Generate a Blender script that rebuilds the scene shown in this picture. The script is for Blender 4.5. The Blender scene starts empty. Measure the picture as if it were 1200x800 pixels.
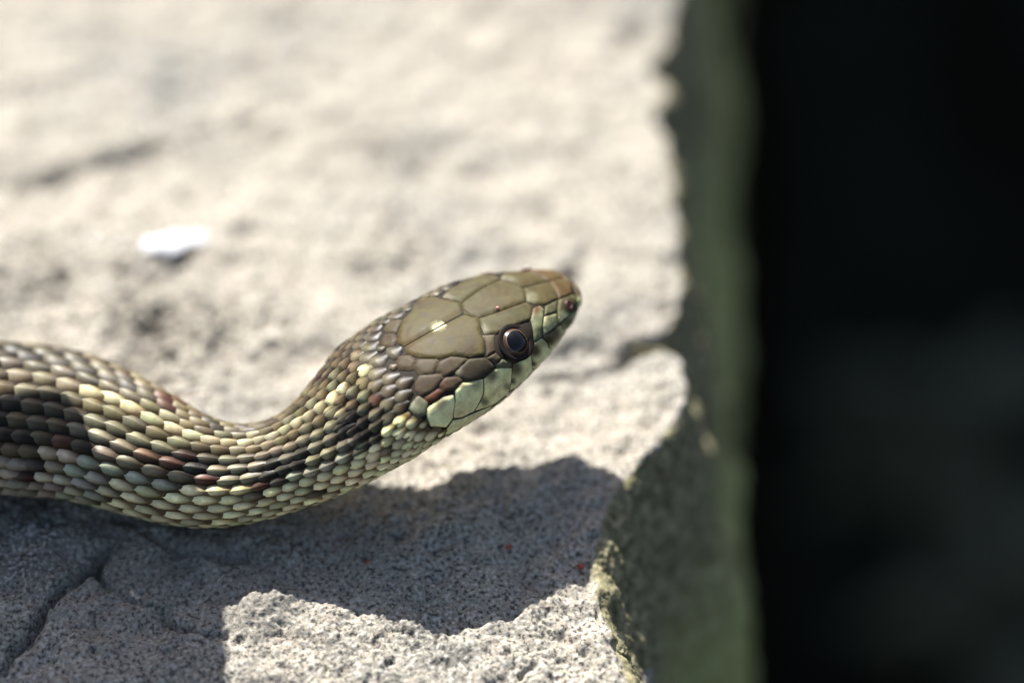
import bpy, bmesh, math, random
import numpy as np
from mathutils import Matrix, Vector
from mathutils.geometry import delaunay_2d_cdt

random.seed(7); rng = np.random.default_rng(7)
S = 0.01                                # everything below is worked out in centimetres
scene = bpy.context.scene
col = scene.collection

# ---------------------------------------------------------------- camera, sky, sun, exposure
cam_data = bpy.data.cameras.new('camera'); cam = bpy.data.objects.new('camera', cam_data); col.objects.link(cam)
scene.camera = cam
cam_data.sensor_width = 36; cam_data.lens = 100; cam_data.clip_start = .005; cam_data.clip_end = 200
cam.location = (0, -34*S*math.cos(math.radians(40)), (.7+34*math.sin(math.radians(40)))*S)
cam.rotation_euler = (math.radians(50), 0, 0)
cam_data.dof.use_dof = True; cam_data.dof.focus_distance = .3182; cam_data.dof.aperture_fstop = 5.6

SUN = np.array([.28, -.63, -1.0]); SUN /= np.linalg.norm(SUN)          # the way the light travels
sun_el = math.asin(-SUN[2]); sun_az = math.atan2(-SUN[0], -SUN[1])      # compass angle of the sun from +Y
world = bpy.data.worlds.new('World'); scene.world = world; world.use_nodes = True
wn = world.node_tree
sky = wn.nodes.new('ShaderNodeTexSky'); sky.sky_type = 'NISHITA'; sky.sun_disc = False
sky.sun_elevation = sun_el; sky.sun_rotation = sun_az; sky.air_density = 1.0; sky.dust_density = 2.5
wn.links.new(sky.outputs[0], wn.nodes['Background'].inputs[0]); wn.nodes['Background'].inputs[1].default_value = .06
sl = bpy.data.lights.new('sun', 'SUN'); sl.energy = 4.6; sl.angle = math.radians(.4); sl.color = (1, .965, .91)
sun = bpy.data.objects.new('sun', sl); col.objects.link(sun)
sun.rotation_euler = Vector(SUN).to_track_quat('-Z', 'Y').to_euler(); sun.location = (-.5, 1.2, 1.2)
vs = scene.view_settings; vs.view_transform = 'Standard'; vs.look = 'None'; vs.gamma = 1; vs.use_curve_mapping = False
vs.exposure = 1.6
scene.cycles.use_denoising = True
# ---------------------------------------------------------------- numbers shared by all builders (centimetres)
ELEV, DIST, FPX = math.radians(40.0), 34.0, 100.0/36.0*1200.0
TGT = np.array([0.0, 0.0, 0.7])
CAM = TGT + DIST*np.array([0.0, -math.cos(ELEV), math.sin(ELEV)])
C_R = np.array([1.0, 0, 0]); C_U = np.array([0, math.sin(ELEV), math.cos(ELEV)]); C_F = np.array([0, math.cos(ELEV), -math.sin(ELEV)])
def at(px, py, z):                      # point of height z seen at a pixel of the 1200 x 800 photograph
    d = C_F + C_R*((px-600)/FPX) + C_U*((400-py)/FPX)
    return CAM + d*((z-CAM[2])/d[2])
def to_px(P):
    q = np.asarray(P, float) - CAM
    w = q@C_F
    return np.stack([600+FPX*(q@C_R)/w, 400-FPX*(q@C_U)/w], -1)

# ---- the snake's centre line: straight head, then neck and body
YAW, PITCH = math.radians(36.8), math.radians(3.5)
HEAD_A = np.array([math.cos(PITCH)*math.cos(YAW), math.cos(PITCH)*math.sin(YAW), math.sin(PITCH)])
TIP = at(672.5, 333, 1.86)
HEAD_L = 2.25
ctrl = [TIP - HEAD_A*x for x in (0, .45, .9, 1.35, 1.8, 2.25)]
ctrl += [at(px, py, z) for px, py, z in ((441, 469, 1.38), (398.5, 508, 1.06), (360.5, 536, .76), (286.7, 559, .54), (222.6, 555, .55), (162.8, 530, .60), (86, 499, .66), (30, 491, .70), (-50, 488, .74), (-140, 500, .9))]
ctrl += [np.array(p) for p in ((-9.2, -1.7, .95), (-11.0, -2.3, .95), (-13.0, -2.9, .95), (-15.2, -2.7, .95), (-16.8, -1.0, .95), (-16.6, 1.4, .95), (-14.8, 3.2, .92), (-12.8, 4.2, .9), (-11.2, 5.8, .85), (-11.2, 8.0, .75), (-12.6, 9.8, .62), (-14.8, 10.6, .5), (-17.0, 10.2, .35), (-18.6, 9.0, .2), (-19.6, 7.6, .09))]
def catmull(pts, step=.02):
    pts = np.array(pts); pts = np.vstack([2*pts[0]-pts[1], pts, 2*pts[-1]-pts[-2]])
    out = []
    for i in range(1, len(pts)-2):
        p0, p1, p2, p3 = pts[i-1:i+3]
        n = max(4, int(np.linalg.norm(p2-p1)/step))
        t = (np.arange(n)/n)[:, None]
        out.append(.5*(2*p1+(p2-p0)*t+(2*p0-5*p1+4*p2-p3)*t*t+(3*p1-p0-3*p2+p3)*t**3))
    out.append(pts[-2:-1]); return np.vstack(out)
_c = catmull(ctrl)
for _ in range(700):                     # ease the joints, head kept straight
    m = _c.copy(); m[1:-1] = .25*_c[:-2]+.5*_c[1:-1]+.25*_c[2:]; _c = m
_l = np.concatenate([[0], np.cumsum(np.linalg.norm(np.diff(_c, axis=0), axis=1))])
TOTAL = _l[-1]
SG = np.arange(0, TOTAL, .02)
PC = np.stack([np.interp(SG, _l, _c[:, k]) for k in range(3)], -1)
_t = -np.gradient(PC, axis=0); _t /= np.linalg.norm(_t, axis=1)[:, None]
_u = np.array([0, 0, 1.0]) - _t*_t[:, 2:3]; _u /= np.linalg.norm(_u, axis=1)[:, None]
_r = np.cross(_t, _u)
#        s     w    top  bottom  n
SEC = np.array([
 (0.00, .000, .000, .000, 2.2), (0.02, .120, .076, .069, 2.25), (0.06, .212, .132, .118, 2.3), (0.14, .315, .177, .173, 2.4), (0.30, .410, .231, .232, 2.7),
 (0.55, .512, .310, .290, 2.9), (0.85, .640, .392, .349, 3.0), (1.20, .736, .430, .447, 3.0), (1.60, .786, .436, .612, 2.8), (1.95, .820, .441, .672, 2.5),
 (2.30, .915, .458, .624, 2.25),  (2.70, .950, .520, .583, 2.0), (3.20, .820, .495, .538, 2.0), (4.20, .61, .48, .49, 2.0), (5.20, .71, .59, .575, 2.0),
 (6.20, .875, .70, .65, 2.0), (7.20, 1.05, .70, .70, 2.0), (9.0, 1.08, .78, .78, 2.0), (12.0, .97, .95, .92, 2.0), (26.0, .95, .93, .9, 2.0), (34, .70, .69, .68, 2.0), (38., .42, .42, .40, 2.), (TOTAL-1, .12, .12, .12, 2.0), (TOTAL+.1, .02, .02, .02, 2.0)])
SEC[10:19, 1:4] *= .978
def pchip(x, y, xi):                    # monotone cubic
    h = np.diff(x); d = np.diff(y)/h; m = np.zeros(len(x))
    for i in range(1, len(x)-1):
        if d[i-1]*d[i] > 0:
            a, b = 2*h[i]+h[i-1], h[i]+2*h[i-1]; m[i] = (a+b)/(a/d[i-1]+b/d[i])
    m[0], m[-1] = d[0], d[-1]
    k = np.clip(np.searchsorted(x, xi)-1, 0, len(x)-2); t = (xi-x[k])/h[k]
    return (y[k]*(2*t**3-3*t*t+1)+h[k]*m[k]*(t**3-2*t*t+t)+y[k+1]*(3*t*t-2*t**3)+h[k]*m[k+1]*(t**3-t*t))
def surf(s, f):                         # the snake's skin: s from the snout, f round the body (0 back, + right flank)
    s, f = np.broadcast_arrays(np.asarray(s, float), np.asarray(f, float))
    C = np.stack([np.interp(s, SG, PC[:, k]) for k in range(3)], -1)
    U = np.stack([np.interp(s, SG, _u[:, k]) for k in range(3)], -1); R = np.stack([np.interp(s, SG, _r[:, k]) for k in range(3)], -1)
    w, t, b, n = (pchip(SEC[:, 0], SEC[:, k], s) for k in (1, 2, 3, 4))
    sn, cs = np.sin(f), np.cos(f); e = 2/n
    y = w*np.sign(sn)*np.abs(sn)**e; z = np.where(cs > 0, t, b)*np.sign(cs)*np.abs(cs)**e
    return C + R*y[..., None] + U*z[..., None]
def surf_n(s, f, d=.012):
    s = np.maximum(np.asarray(s, float), d*1.2)
    a = surf(s+d, f)-surf(s-d, f); b = surf(s, f+d)-surf(s, f-d)
    n = np.cross(a, b); return n/np.maximum(np.linalg.norm(n, axis=-1), 1e-9)[..., None]

# ---------------------------------------------------------------- helpers
def noise3(P, seed=0):                  # gradient noise, vectorised
    P = np.asarray(P, np.float64); I = np.floor(P).astype(np.int64); f = P-I; u = f*f*f*(f*(f*6-15)+10)
    out = 0
    for dx in (0, 1):
        for dy in (0, 1):
            for dz in (0, 1):
                h = ((I[..., 0]+dx)*73856093) ^ ((I[..., 1]+dy)*19349663) ^ ((I[..., 2]+dz)*83492791) ^ (seed*2654435761)
                h = (h ^ (h >> 13))*1274126177 & 0xffffffff; h = h ^ (h >> 16)
                gx = (h & 255)/127.5-1; gy = ((h >> 8) & 255)/127.5-1; gz = ((h >> 16) & 255)/127.5-1
                w = (u[..., 0] if dx else 1-u[..., 0])*(u[..., 1] if dy else 1-u[..., 1])*(u[..., 2] if dz else 1-u[..., 2])
                out = out+w*(gx*(f[..., 0]-dx)+gy*(f[..., 1]-dy)+gz*(f[..., 2]-dz))
    return out
def tag(o, label, cat, group=None):
    o['label'] = label; o['category'] = cat
    if group: o['group'] = group
    return o
def link(name, me, parent=None, at_cm=None):
    o = bpy.data.objects.new(name, me); col.objects.link(o)
    if parent is not None: o.parent = parent
    if at_cm is not None: o.location = Vector(at_cm)*S
    return o
def mesh(name, V, F, mat, origin=(0, 0, 0), smooth=True, color=None, extra=None):   # F: list of faces, or an (n,4) array
    me = bpy.data.meshes.new(name)
    V = (np.asarray(V, float)-np.asarray(origin, float))*S
    if isinstance(F, np.ndarray):
        k = F.shape[1]
        me.vertices.add(len(V)); me.vertices.foreach_set('co', V.astype(np.float32).ravel())
        me.loops.add(F.size); me.loops.foreach_set('vertex_index', F.astype(np.int32).ravel())
        me.polygons.add(len(F)); me.polygons.foreach_set('loop_start', np.arange(0, F.size, k, dtype=np.int32))
        me.update(calc_edges=True)
    else:
        me.from_pydata(V.tolist(), [], F)
    if smooth: me.polygons.foreach_set('use_smooth', np.ones(len(me.polygons), bool))
    if color is not None:
        a = me.attributes.new('col', 'FLOAT_COLOR', 'POINT')
        c = np.ones((len(V), 4), np.float32); c[:, :3] = color; a.data.foreach_set('color', c.ravel())
    for k, v in (extra or {}).items():
        a = me.attributes.new(k, 'FLOAT', 'POINT'); a.data.foreach_set('value', np.asarray(v, np.float32))
    me.materials.append(mat); me.update()
    return me
def grid_faces(a, b, wrap=False):       # quads of an a x b grid of vertices
    i = np.arange(a-1)[:, None]; j = np.arange(b if wrap else b-1)[None, :]; j2 = (j+1) % b
    return np.stack(np.broadcast_arrays(i*b+j, (i+1)*b+j, (i+1)*b+j2, i*b+j2), -1).reshape(-1, 4)

class NT:                               # short-hand for node materials
    def __init__(s, name):
        s.m = bpy.data.materials.new(name); s.m.use_nodes = True; s.t = s.m.node_tree
        s.b = s.t.nodes['Principled BSDF']
    def n(s, kind, **kw):
        x = s.t.nodes.new('ShaderNode'+kind)
        for k, v in kw.items():
            if k in x.inputs: s.put(x.inputs[k], v)
            else: setattr(x, k, v)
        return x
    def put(s, sock, v):
        if isinstance(v, bpy.types.NodeSocket): s.t.links.new(v, sock)
        else: sock.default_value = v
    def set(s, k, v): s.put(s.b.inputs[k], v)
    def mix(s, f, a, b, mode='MIX'):
        x = s.t.nodes.new('ShaderNodeMix'); x.data_type = 'RGBA'; x.blend_type = mode
        s.put(x.inputs[0], f); s.put(x.inputs[6], a); s.put(x.inputs[7], b); return x.outputs[2]
    def math(s, op, a, b=0.0, clamp=False):
        x = s.t.nodes.new('ShaderNodeMath'); x.operation = op; x.use_clamp = clamp
        s.put(x.inputs[0], a); s.put(x.inputs[1], b); return x.outputs[0]
    def noise(s, scale, detail=4, rough=.55, vec=None, dist=0):
        x = s.t.nodes.new('ShaderNodeTexNoise'); x.inputs['Scale'].default_value = scale; x.inputs['Detail'].default_value = detail
        x.inputs['Roughness'].default_value = rough; x.inputs['Distortion'].default_value = dist
        if vec is not None: s.t.links.new(vec, x.inputs['Vector'])
        return x.outputs[0]
    def ramp(s, f, stops):
        x = s.t.nodes.new('ShaderNodeValToRGB'); e = x.color_ramp.elements
        while len(e) < len(stops): e.new(.5)
        for k, (p, c) in enumerate(stops): e[k].position = p; e[k].color = (*c, 1) if len(c) == 3 else c
        s.put(x.inputs[0], f); return x.outputs[0]
    def attr(s, name): return s.n('Attribute', attribute_name=name)
    def bump(s, h, strength, dist):
        x = s.t.nodes.new('ShaderNodeBump'); x.inputs['Strength'].default_value = strength; x.inputs['Distance'].default_value = dist
        s.put(x.inputs['Height'], h); s.t.links.new(x.outputs[0], s.b.inputs['Normal']); return x
def g3(v): return (v, v, v, 1)

# ---------------------------------------------------------------- materials
def mat_stone():
    t = NT('weathered sandstone'); geo = t.n('NewGeometry'); pos = geo.outputs['Position']
    big = t.noise(22, 5, .6, pos); mid = t.noise(120, 5, .6, pos); fine = t.noise(900, 4, .7, pos); grain = t.noise(2000, 2, .55, pos)
    c = t.ramp(big, [(.34, (.20, .205, .20)), (.46, (.385, .365, .315)), (.56, (.45, .415, .35)), (.70, (.37, .345, .30))])
    c = t.mix(t.math('MULTIPLY', t.math('SUBTRACT', mid, .45, True), 2.2, True), c, (.47, .42, .36, 1))
    c = t.mix(t.math('MULTIPLY', t.math('SUBTRACT', .47, mid, True), 2.0, True), c, (.22, .215, .205, 1))
    pinkish = t.noise(300, 3, .6, pos)
    c = t.mix(t.math('MULTIPLY', t.math('SUBTRACT', pinkish, .53, True), 2.4, True), c, (.43, .345, .285, 1))
    c = t.mix(t.math('MULTIPLY', t.math('SUBTRACT', .44, fine, True), 4.0, True), c, (.15, .145, .14, 1))
    c = t.mix(t.math('MULTIPLY', t.math('SUBTRACT', .46, grain, True), 11.0, True), c, (.085, .083, .08, 1))
    c = t.mix(t.math('MULTIPLY', t.math('SUBTRACT', grain, .55, True), 11.0, True), c, (.66, .64, .60, 1))
    patina_shade = t.attr('patina_shade').outputs['Fac']
    c = t.mix(t.math('MULTIPLY', patina_shade, .55), c, (.17, .165, .16, 1))
    c = t.mix(1.0, c, (.600, .590, .562, 1), 'MULTIPLY')
    moss = t.attr('moss').outputs['Fac']
    mn = t.math('ADD', moss, t.math('MULTIPLY', t.math('SUBTRACT', t.noise(260, 5, .7, pos), .5), 1.3))
    mf = t.math('MULTIPLY', t.math('SUBTRACT', mn, .38, True), 4.0, True)
    mossc = t.ramp(t.noise(700, 4, .7, pos), [(.32, (.050, .046, .026)), (.5, (.165, .150, .082)), (.68, (.32, .29, .18))])
    mossc = t.mix(t.math('MULTIPLY', t.attr('deep').outputs['Fac'], .9, True), mossc, (.30, .31, .12, 1))
    c = t.mix(mf, c, mossc)
    t.set('Base Color', c); t.set('Roughness', .88); t.set('Specular IOR Level', .25)
    h = t.math('ADD', t.math('MULTIPLY', fine, .7), t.math('MULTIPLY', grain, .3))
    t.bump(h, .55, .0006)
    return t.m
def mat_snake(name, source, rough=.40, spec=.35, coat=.0, mottle=.0):
    t = NT(name); geo = t.n('NewGeometry'); pos = geo.outputs['Position']
    c = t.n('ObjectInfo').outputs['Color'] if source == 'object' else t.attr('col').outputs['Color']
    mot = t.noise(900, 5, .65, pos); fine = t.noise(4200, 3, .6, pos)
    c = t.mix(t.math('MULTIPLY', t.math('SUBTRACT', mot, .36, True), 2.6, True), t.mix(1.0, c, (.74, .72, .72, 1), 'MULTIPLY'), t.mix(1.0, c, (1.13, 1.13, 1.12, 1), 'MULTIPLY'))
    c = t.mix(t.math('MULTIPLY', t.math('SUBTRACT', fine, .60, True), 2.0, True), c, t.mix(1.0, c, (.5, .46, .42, 1), 'MULTIPLY'))
    if mottle:
        soft = t.noise(420, 4, .6, pos, 1.5)
        c = t.mix(t.math('MULTIPLY', t.math('SUBTRACT', soft, .47, True), 3.0*mottle, True), c, t.mix(1.0, c, (.72, .60, .55, 1), 'MULTIPLY'))
        c = t.mix(t.math('MULTIPLY', t.math('SUBTRACT', .47, soft, True), 3.0*mottle, True), c, t.mix(1.0, c, (.90, 1.10, .95, 1), 'MULTIPLY'))
        wave = t.noise(1500, 5, .75, pos, 2.0)
        c = t.mix(t.math('MULTIPLY', t.math('SUBTRACT', wave, .58, True), 5.0*mottle, True), c, t.mix(1.0, c, (.55, .50, .46, 1), 'MULTIPLY'))
    if source != 'skin':
        rim = t.attr('rim').outputs['Fac']
        c = t.mix(t.math('MULTIPLY', rim, .55), c, t.mix(.30, c, (.40, .40, .31, 1)))
        al = t.attr('along').outputs['Fac']
        c = t.mix(t.math('MULTIPLY', t.math('SUBTRACT', .61, al, True), 2.4, True), c, t.mix(1.0, c, (.16, .12, .09, 1), 'MULTIPLY'))
    t.set('Base Color', c)
    t.set('Roughness', t.math('ADD', rough-.14, t.math('MULTIPLY', mot, .30))); t.set('Specular IOR Level', spec)
    t.set('Subsurface Weight', 0.0); t.set('Coat Weight', coat); t.set('Coat Roughness', .3)
    t.bump(t.math('ADD', t.math('MULTIPLY', mot, .6), t.math('MULTIPLY', fine, .4)), .20, .00012)
    return t.m
def mat_plain(name, c, rough=.6, spec=.4, var=.25, scale=800, coat=0):
    t = NT(name); pos = t.n('NewGeometry').outputs['Position']
    n = t.noise(scale, 4, .6, pos)
    a = tuple(x*(1-var) for x in c)+(1,); b = tuple(min(1, x*(1+var)) for x in c)+(1,)
    t.set('Base Color', t.mix(n, a, b)); t.set('Roughness', rough); t.set('Specular IOR Level', spec); t.set('Coat Weight', coat); t.set('Coat Roughness', .04)
    return t.m
M_STONE = mat_stone()
M_SKIN = mat_snake('snake skin', 'skin', .7, .15)
M_SCALE = mat_snake('keeled scale', 'object', .40, .15, .0)
M_SCALES = mat_snake('keeled scales', 'attr', .40, .15, .0)
M_SHIELD = mat_snake('head shield', 'attr', .52, .09, 0, 1.0)
M_EYE = mat_plain('eye dark', (.010, .008, .008), .12, .35, .2, 900, .0)
M_IRIS = mat_plain('iris brown', (.045, .026, .015), .2, .4, .8, 5000, .0)
M_RING = mat_plain('iris copper', (.11, .070, .036), .3, .4, .6, 5000, .0)
M_PINK = mat_plain('pink mite', (.40, .17, .13), .4, .5, .2, 4000)
M_PUPIL = mat_plain('pupil', (.003, .003, .004), .08, .32, 0, 100, .0)
M_RIM = mat_plain('eye rim', (.013, .009, .008), .6, .10, .3, 2000)
M_NOSTRIL = mat_plain('nostril red brown', (.060, .018, .012), .4, .5, .5, 3000)
M_HOLE = mat_plain('nostril dark', (.02, .006, .005), .5, .4, .2, 3000)
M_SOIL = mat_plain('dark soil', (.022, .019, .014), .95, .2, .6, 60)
M_LEAF = mat_plain('shade leaf', (.10, .105, .066), .5, .3, .4, 90)
M_STEM = mat_plain('green stem', (.06, .07, .03), .6, .3, .3, 300)
M_FLAKE = mat_plain('white flake', (.44, .45, .47), .7, .3, .04, 400)
M_MITE = mat_plain('red mite', (.24, .030, .015), .45, .5, .3, 4000)

# ---------------------------------------------------------------- the stone: top sheet that rolls over its right edge
def zbase(y): return -.21*np.maximum(0, np.sqrt((np.maximum(-2.0-np.asarray(y, float), 0))**2+.16)-.4)     # the top falls away towards the front
def W(px, py):
    z = 0.0
    for _ in range(6): p = at(px, py, z); z = float(zbase(p[1]))
    return p[:2]
EDGE = np.array([W(*p) for p in ((790, -60), (789, 0), (781, 35), (770, 62), (757, 82), (772, 110), (768, 135), (777, 165), (783, 205), (787, 240), (793, 290), (795, 330), (789, 365), (778, 392), (794, 425), (801, 460), (790, 492), (768, 522), (742, 545), (706, 578), (692, 612), (685, 650), (690, 690), (702, 735), (714, 775), (728, 830))])
EDGE = EDGE[np.argsort(EDGE[:, 1])]
def seg_dist(P, line):
    best = np.full(len(P), 1e9)
    for a, b in zip(line[:-1], line[1:]):
        ab = b-a; t = np.clip(((P-a)@ab)/(ab@ab), 0, 1)
        best = np.minimum(best, np.linalg.norm(P-(a+t[:, None]*ab), axis=1))
    return best
def build_stone():
    def steps(knots):                   # (start, step) pairs -> coordinates
        out = []
        for (a, st), (b, _) in zip(knots[:-1], knots[1:]):
            n = max(1, int(round((b-a)/st))); out += list(a+(b-a)*np.arange(n)/n)
        return np.array(out+[knots[-1][0]])
    us = steps([(-36, .8), (-14, .12), (-9.2, .022), (.9, .03), (2.6, .06), (6.5, .15), (13, .8), (20, 3), (66, 2)])
    ys = steps([(-14, .5), (-8.2, .08), (-6.6, .018), (.2, .024), (3.2, .045), (10, .2), (16, 1.), (40, 4), (90, 2)])
    U, Y = np.meshgrid(us, ys, indexing='ij')
    E = np.interp(ys, EDGE[:, 1], EDGE[:, 0])
    k = np.ones(9)/9; dense = np.interp(np.linspace(ys[0], ys[-1], 4000), EDGE[:, 1], EDGE[:, 0])
    E = E + .16*noise3(np.stack([ys*1.7, 0*ys, 0*ys], -1), 3)*(ys > -1) + .07*noise3(np.stack([ys*5, 0*ys, 0*ys], -1), 4)
    front = 1/(1+np.exp((ys-(-1.75))*4.0))                      # 1 where the edge is broken back and mossy
    r = .10+front*.25                                            # turning radius of the edge
    th1 = np.radians(77-front*7); th2 = np.radians(77)
    # profile by integration of the slope
    pos_u = us[us > 0]; du = np.diff(np.concatenate([[0], pos_u]))
    X = np.where(U < 0, U+E[None, :], 0.0); Z = np.zeros_like(U)
    x, z = E.copy(), np.zeros_like(E); i0 = (us <= 0).sum()
    TH = np.zeros_like(U)
    for i, u in enumerate(pos_u):
        th = np.minimum(u/r, 1)*th1
        th = np.where(u > 1.6, th1+(th2-th1)*np.clip((u-1.6)/.6, 0, 1), th)
        th = np.where(u > 2.6, th2+(np.radians(99)-th2)*min(max(u-2.4, 0)/10.0, 1), th)
        x = x+np.cos(th)*du[i]; z = z-np.sin(th)*du[i]
        X[i0+i] = x; Z[i0+i] = z; TH[i0+i] = th
    X[:i0] = (U[:i0]+E[None, :]*np.exp(U[:i0]/6)+1.9*(1-np.exp(U[:i0]/6)))
    B = np.stack([X, Y, Z], -1).reshape(-1, 3); xy = B[:, :2]; n = len(B)
    side = np.sin(TH).ravel()
    Nn = np.stack([side, 0*side, np.cos(TH).ravel()], -1)
    # large relief and the features one can find in the photograph
    wob = np.stack([noise3(B*1.1, 11), noise3(B*1.1, 12)], -1)*.10+np.stack([noise3(B*4, 13), noise3(B*4, 14)], -1)*.09+np.stack([noise3(B*12, 17), noise3(B*12, 18)], -1)*.035
    q = xy+wob
    h = .10*noise3(B*.45+3, 1)+.07*noise3(B*1.1, 2)
    qb = B+.25*np.stack([noise3(B*1.5+k, 40+k) for k in range(3)], -1)
    h = h+.050*np.tanh(9*(noise3(qb*.62+2, 43)-.03))+.038*np.tanh(11*noise3(qb*1.25+8, 44))+.022*np.tanh(12*noise3(qb*2.6+5, 45))      # chipped ledges
    calm = 1-.75*np.exp(-((((xy-W(400, 725))/np.array([2.3, 1.1]))**2).sum(1)))
    calm = calm*(1-.7*np.exp(-((((xy-W(600, 556))/np.array([1.7, .7]))**2).sum(1))))
    h = h*calm
    vary = np.clip(.75+1.3*noise3(B*.9+30, 46), .25, 1.5)
    brk = np.clip(.75+1.7*noise3(B*2.2, 16), .12, 1.4)
    def crack(px, w, d, z0=0):
        L = np.array([W(*p) for p in px]); return -d*brk*np.exp(-(seg_dist(q, L)/(w*(.55+.5*brk)))**2)
    def dent(px, py, rx, d):
        c = W(px, py); return -d*np.exp(-(((q-c)**2).sum(1)/rx**2))
    flat = (side < .3)
    f = 0
    f = f+crack([(5, 780), (73, 693), (110, 660), (140, 617)], .06, .26)+crack([(108, 664), (135, 690), (180, 706), (215, 735), (262, 742)], .045, .13)
    f = f+crack([(150, 612), (215, 640), (300, 660), (370, 700)], .07, .05)+crack([(495, 585), (545, 612), (570, 640)], .04, .05)
    f = f+crack([(612, 452), (655, 436), (700, 426), (742, 404), (800, 388)], .07, .12)+crack([(722, 412), (745, 402), (800, 386)], .15, .55)
    f = f+crack([(-20, 217), (30, 216), (62, 212)], .09, .16)+crack([(60, 208), (120, 190), (170, 172), (230, 155), (320, 138)], .12, .20)+dent(130, 186, .14, .16)
    f = f+dent(668, 320, .10, .22)+dent(192, 447, .09, .20)+dent(440, 176, .15, .10)+dent(745, 35, .2, .3)+dent(722, 60, .18, .15)
    f = f+crack([(535, 232), (590, 248), (640, 262)], .10, .08)+dent(60, 300, .2, .08)
    f = f+dent(60, 343, .10, .15)+dent(90, 368, .1, .12)+dent(135, 395, .12, .12)
    # the low shoulder of the stone in front, lying lower towards the left
    c = xy-W(120, 790); f = f-.0*c[:, 0]
    rough = 1.5*np.exp(-((((xy-W(205, 385))/np.array([.85, .75]))**2).sum(1)))+.7*np.exp(-((((xy-W(40, 330))/np.array([.6, .9]))**2).sum(1)))+.25*np.exp(-((((xy-W(640, 740))/np.array([1.1, .8]))**2).sum(1)))
    rough = rough+.5*np.exp(-(((xy-W(470, 300))/np.array([.8, .7]))**2).sum(1))
    g = .16*noise3(B*2.2, 5)*(.6+rough)
    ridged = np.abs(noise3(B*3.6, 6)); g = g-.10*np.exp(-(ridged/.05)**2)*np.clip(rough-.2, 0, 1)*1.6
    g = g+.11*noise3(B*4.6, 7)*(.6+1.2*rough)+.060*vary*noise3(B*9.5, 8)*(.75+1.2*rough)+.036*vary*noise3(B*19, 9)*(.8+.7*rough)+.024*noise3(B*36, 10)
    pit = np.clip(noise3(B*5+7, 15)-.24, 0, 1); g = g-.5*pit*(.45+rough)
    moss = np.clip(side*1.3-.15, 0, 1)
    m2 = np.clip(1-np.abs(xy[:, 0]-np.interp(xy[:, 1], EDGE[:, 1], EDGE[:, 0]))/.35, 0, 1)*(xy[:, 1] < -2.2)*.08
    grey = np.exp(-((B[:, 0]-1.72)/.20)**2-((B[:, 1]+3.75)/.75)**2)                # bare patch on the mossy flank
    moss = np.clip(moss+m2-1.4*grey, 0, 1)
    h = (h+f)*np.where(flat, 1, .35)+g*np.where(flat, 1, .9)+(.55*noise3(B*.33+70, 24)*np.clip((-B[:, 2]-1)/2, 0, 1)+.13*noise3(B*1.1+20, 21)+.08*noise3(B*2.7+20, 23)+.05*np.tanh(9*noise3(qb*1.1+60, 47)))*side+.025*moss*side*noise3(B*22, 22)
    fadeout = np.clip((B[:, 2]+50)/8, 0, 1)
    V = B+Nn*(h*np.maximum(fadeout, .2))[:, None]; V[:, 2] += zbase(V[:, 1])
    patina_shade = np.clip(.5+1.6*noise3(B*.8+40, 30)-.25, 0, 1)*.5
    patina_shade = np.clip(patina_shade+(.75+1.2*noise3(B*1.6+9, 31))*np.exp(-((((xy-W(210, 670))/np.array([2.4, 1.2]))**2).sum(1))), 0, 1)  # this patch adds shade to the stone colour below left of the snake
    F = grid_faces(len(us), len(ys))
    # close the block: skirts down to the soil on the left, front and back, so that it is a solid body
    idx = np.arange(n).reshape(len(us), len(ys)); VV = [V]; FF = [F]; cnt = n
    for ring, off in ((idx[0, :], (-.6, 0)), (idx[::-1, 0], (0, -.8)), (idx[:, -1], (0, .8))):
        low = V[ring].copy(); low[:, 2] = np.minimum(low[:, 2], -60); low[:, 0] += off[0]; low[:, 1] += off[1]
        mids = V[ring].copy(); mids[:, :2] += np.array(off)*.5; mids[:, 2] = np.maximum(np.minimum(mids[:, 2]-1.2, -.4), -60)
        a = ring; b = cnt+np.arange(len(ring)); c2 = b+len(ring); VV += [mids, low]; cnt += 2*len(ring)
        for p, s_ in ((a, b), (b, c2)):
            FF.append(np.stack([p[:-1], s_[:-1], s_[1:], p[1:]], -1))
    V = np.vstack(VV); F = np.vstack(FF); ext = cnt-n
    pad = lambda v, x: np.concatenate([v, np.full(ext, x)])
    me = mesh('stone_block', V, F, M_STONE, (0, 0, -60), extra={'moss': pad(moss, .3), 'patina_shade': pad(patina_shade, .3), 'deep': pad(np.clip((-B[:, 2]-1.8)/2.2, 0, 1), 0)})
    o = link('stone_block', me, None, (0, 0, -60))
    tag(o, 'large pale sandstone block with mossy right flank under the snake', 'stone')
    global stone_z
    top = V[:n].reshape(len(us), len(ys), 3)[:i0]
    def stone_z(x, y):
        j = np.argmin(np.abs(ys-y)); i = np.argmin(np.abs(top[:, j, 0]-x)); return top[i, j, 2]
build_stone()
def build_ground():
    xs = np.concatenate([np.linspace(-900, -40, 12), np.linspace(-30, 50, 70), np.linspace(60, 900, 12)]); ys = np.concatenate([np.linspace(-900, -30, 12), np.linspace(-20, 90, 110), np.linspace(100, 900, 12)])
    X, Y = np.meshgrid(xs, ys, indexing='ij'); P = np.stack([X, Y, 0*X], -1).reshape(-1, 3)
    P[:, 2] = -59.+1.2*noise3(P*.12, 51)+.6*noise3(P*.4, 52)
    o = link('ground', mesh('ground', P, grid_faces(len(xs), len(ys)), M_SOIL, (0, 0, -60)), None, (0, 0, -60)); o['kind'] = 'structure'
build_ground()

# ---------------------------------------------------------------- the snake
root = bpy.data.objects.new('snake', None); col.objects.link(root)
R0 = np.array([-3.5, -2.2, 0.0]); root.location = Vector(R0)*S; root.empty_display_size = .01
tag(root, 'olive brown keeled snake with pale back stripe and raised head on the sunlit stone', 'snake')

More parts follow.
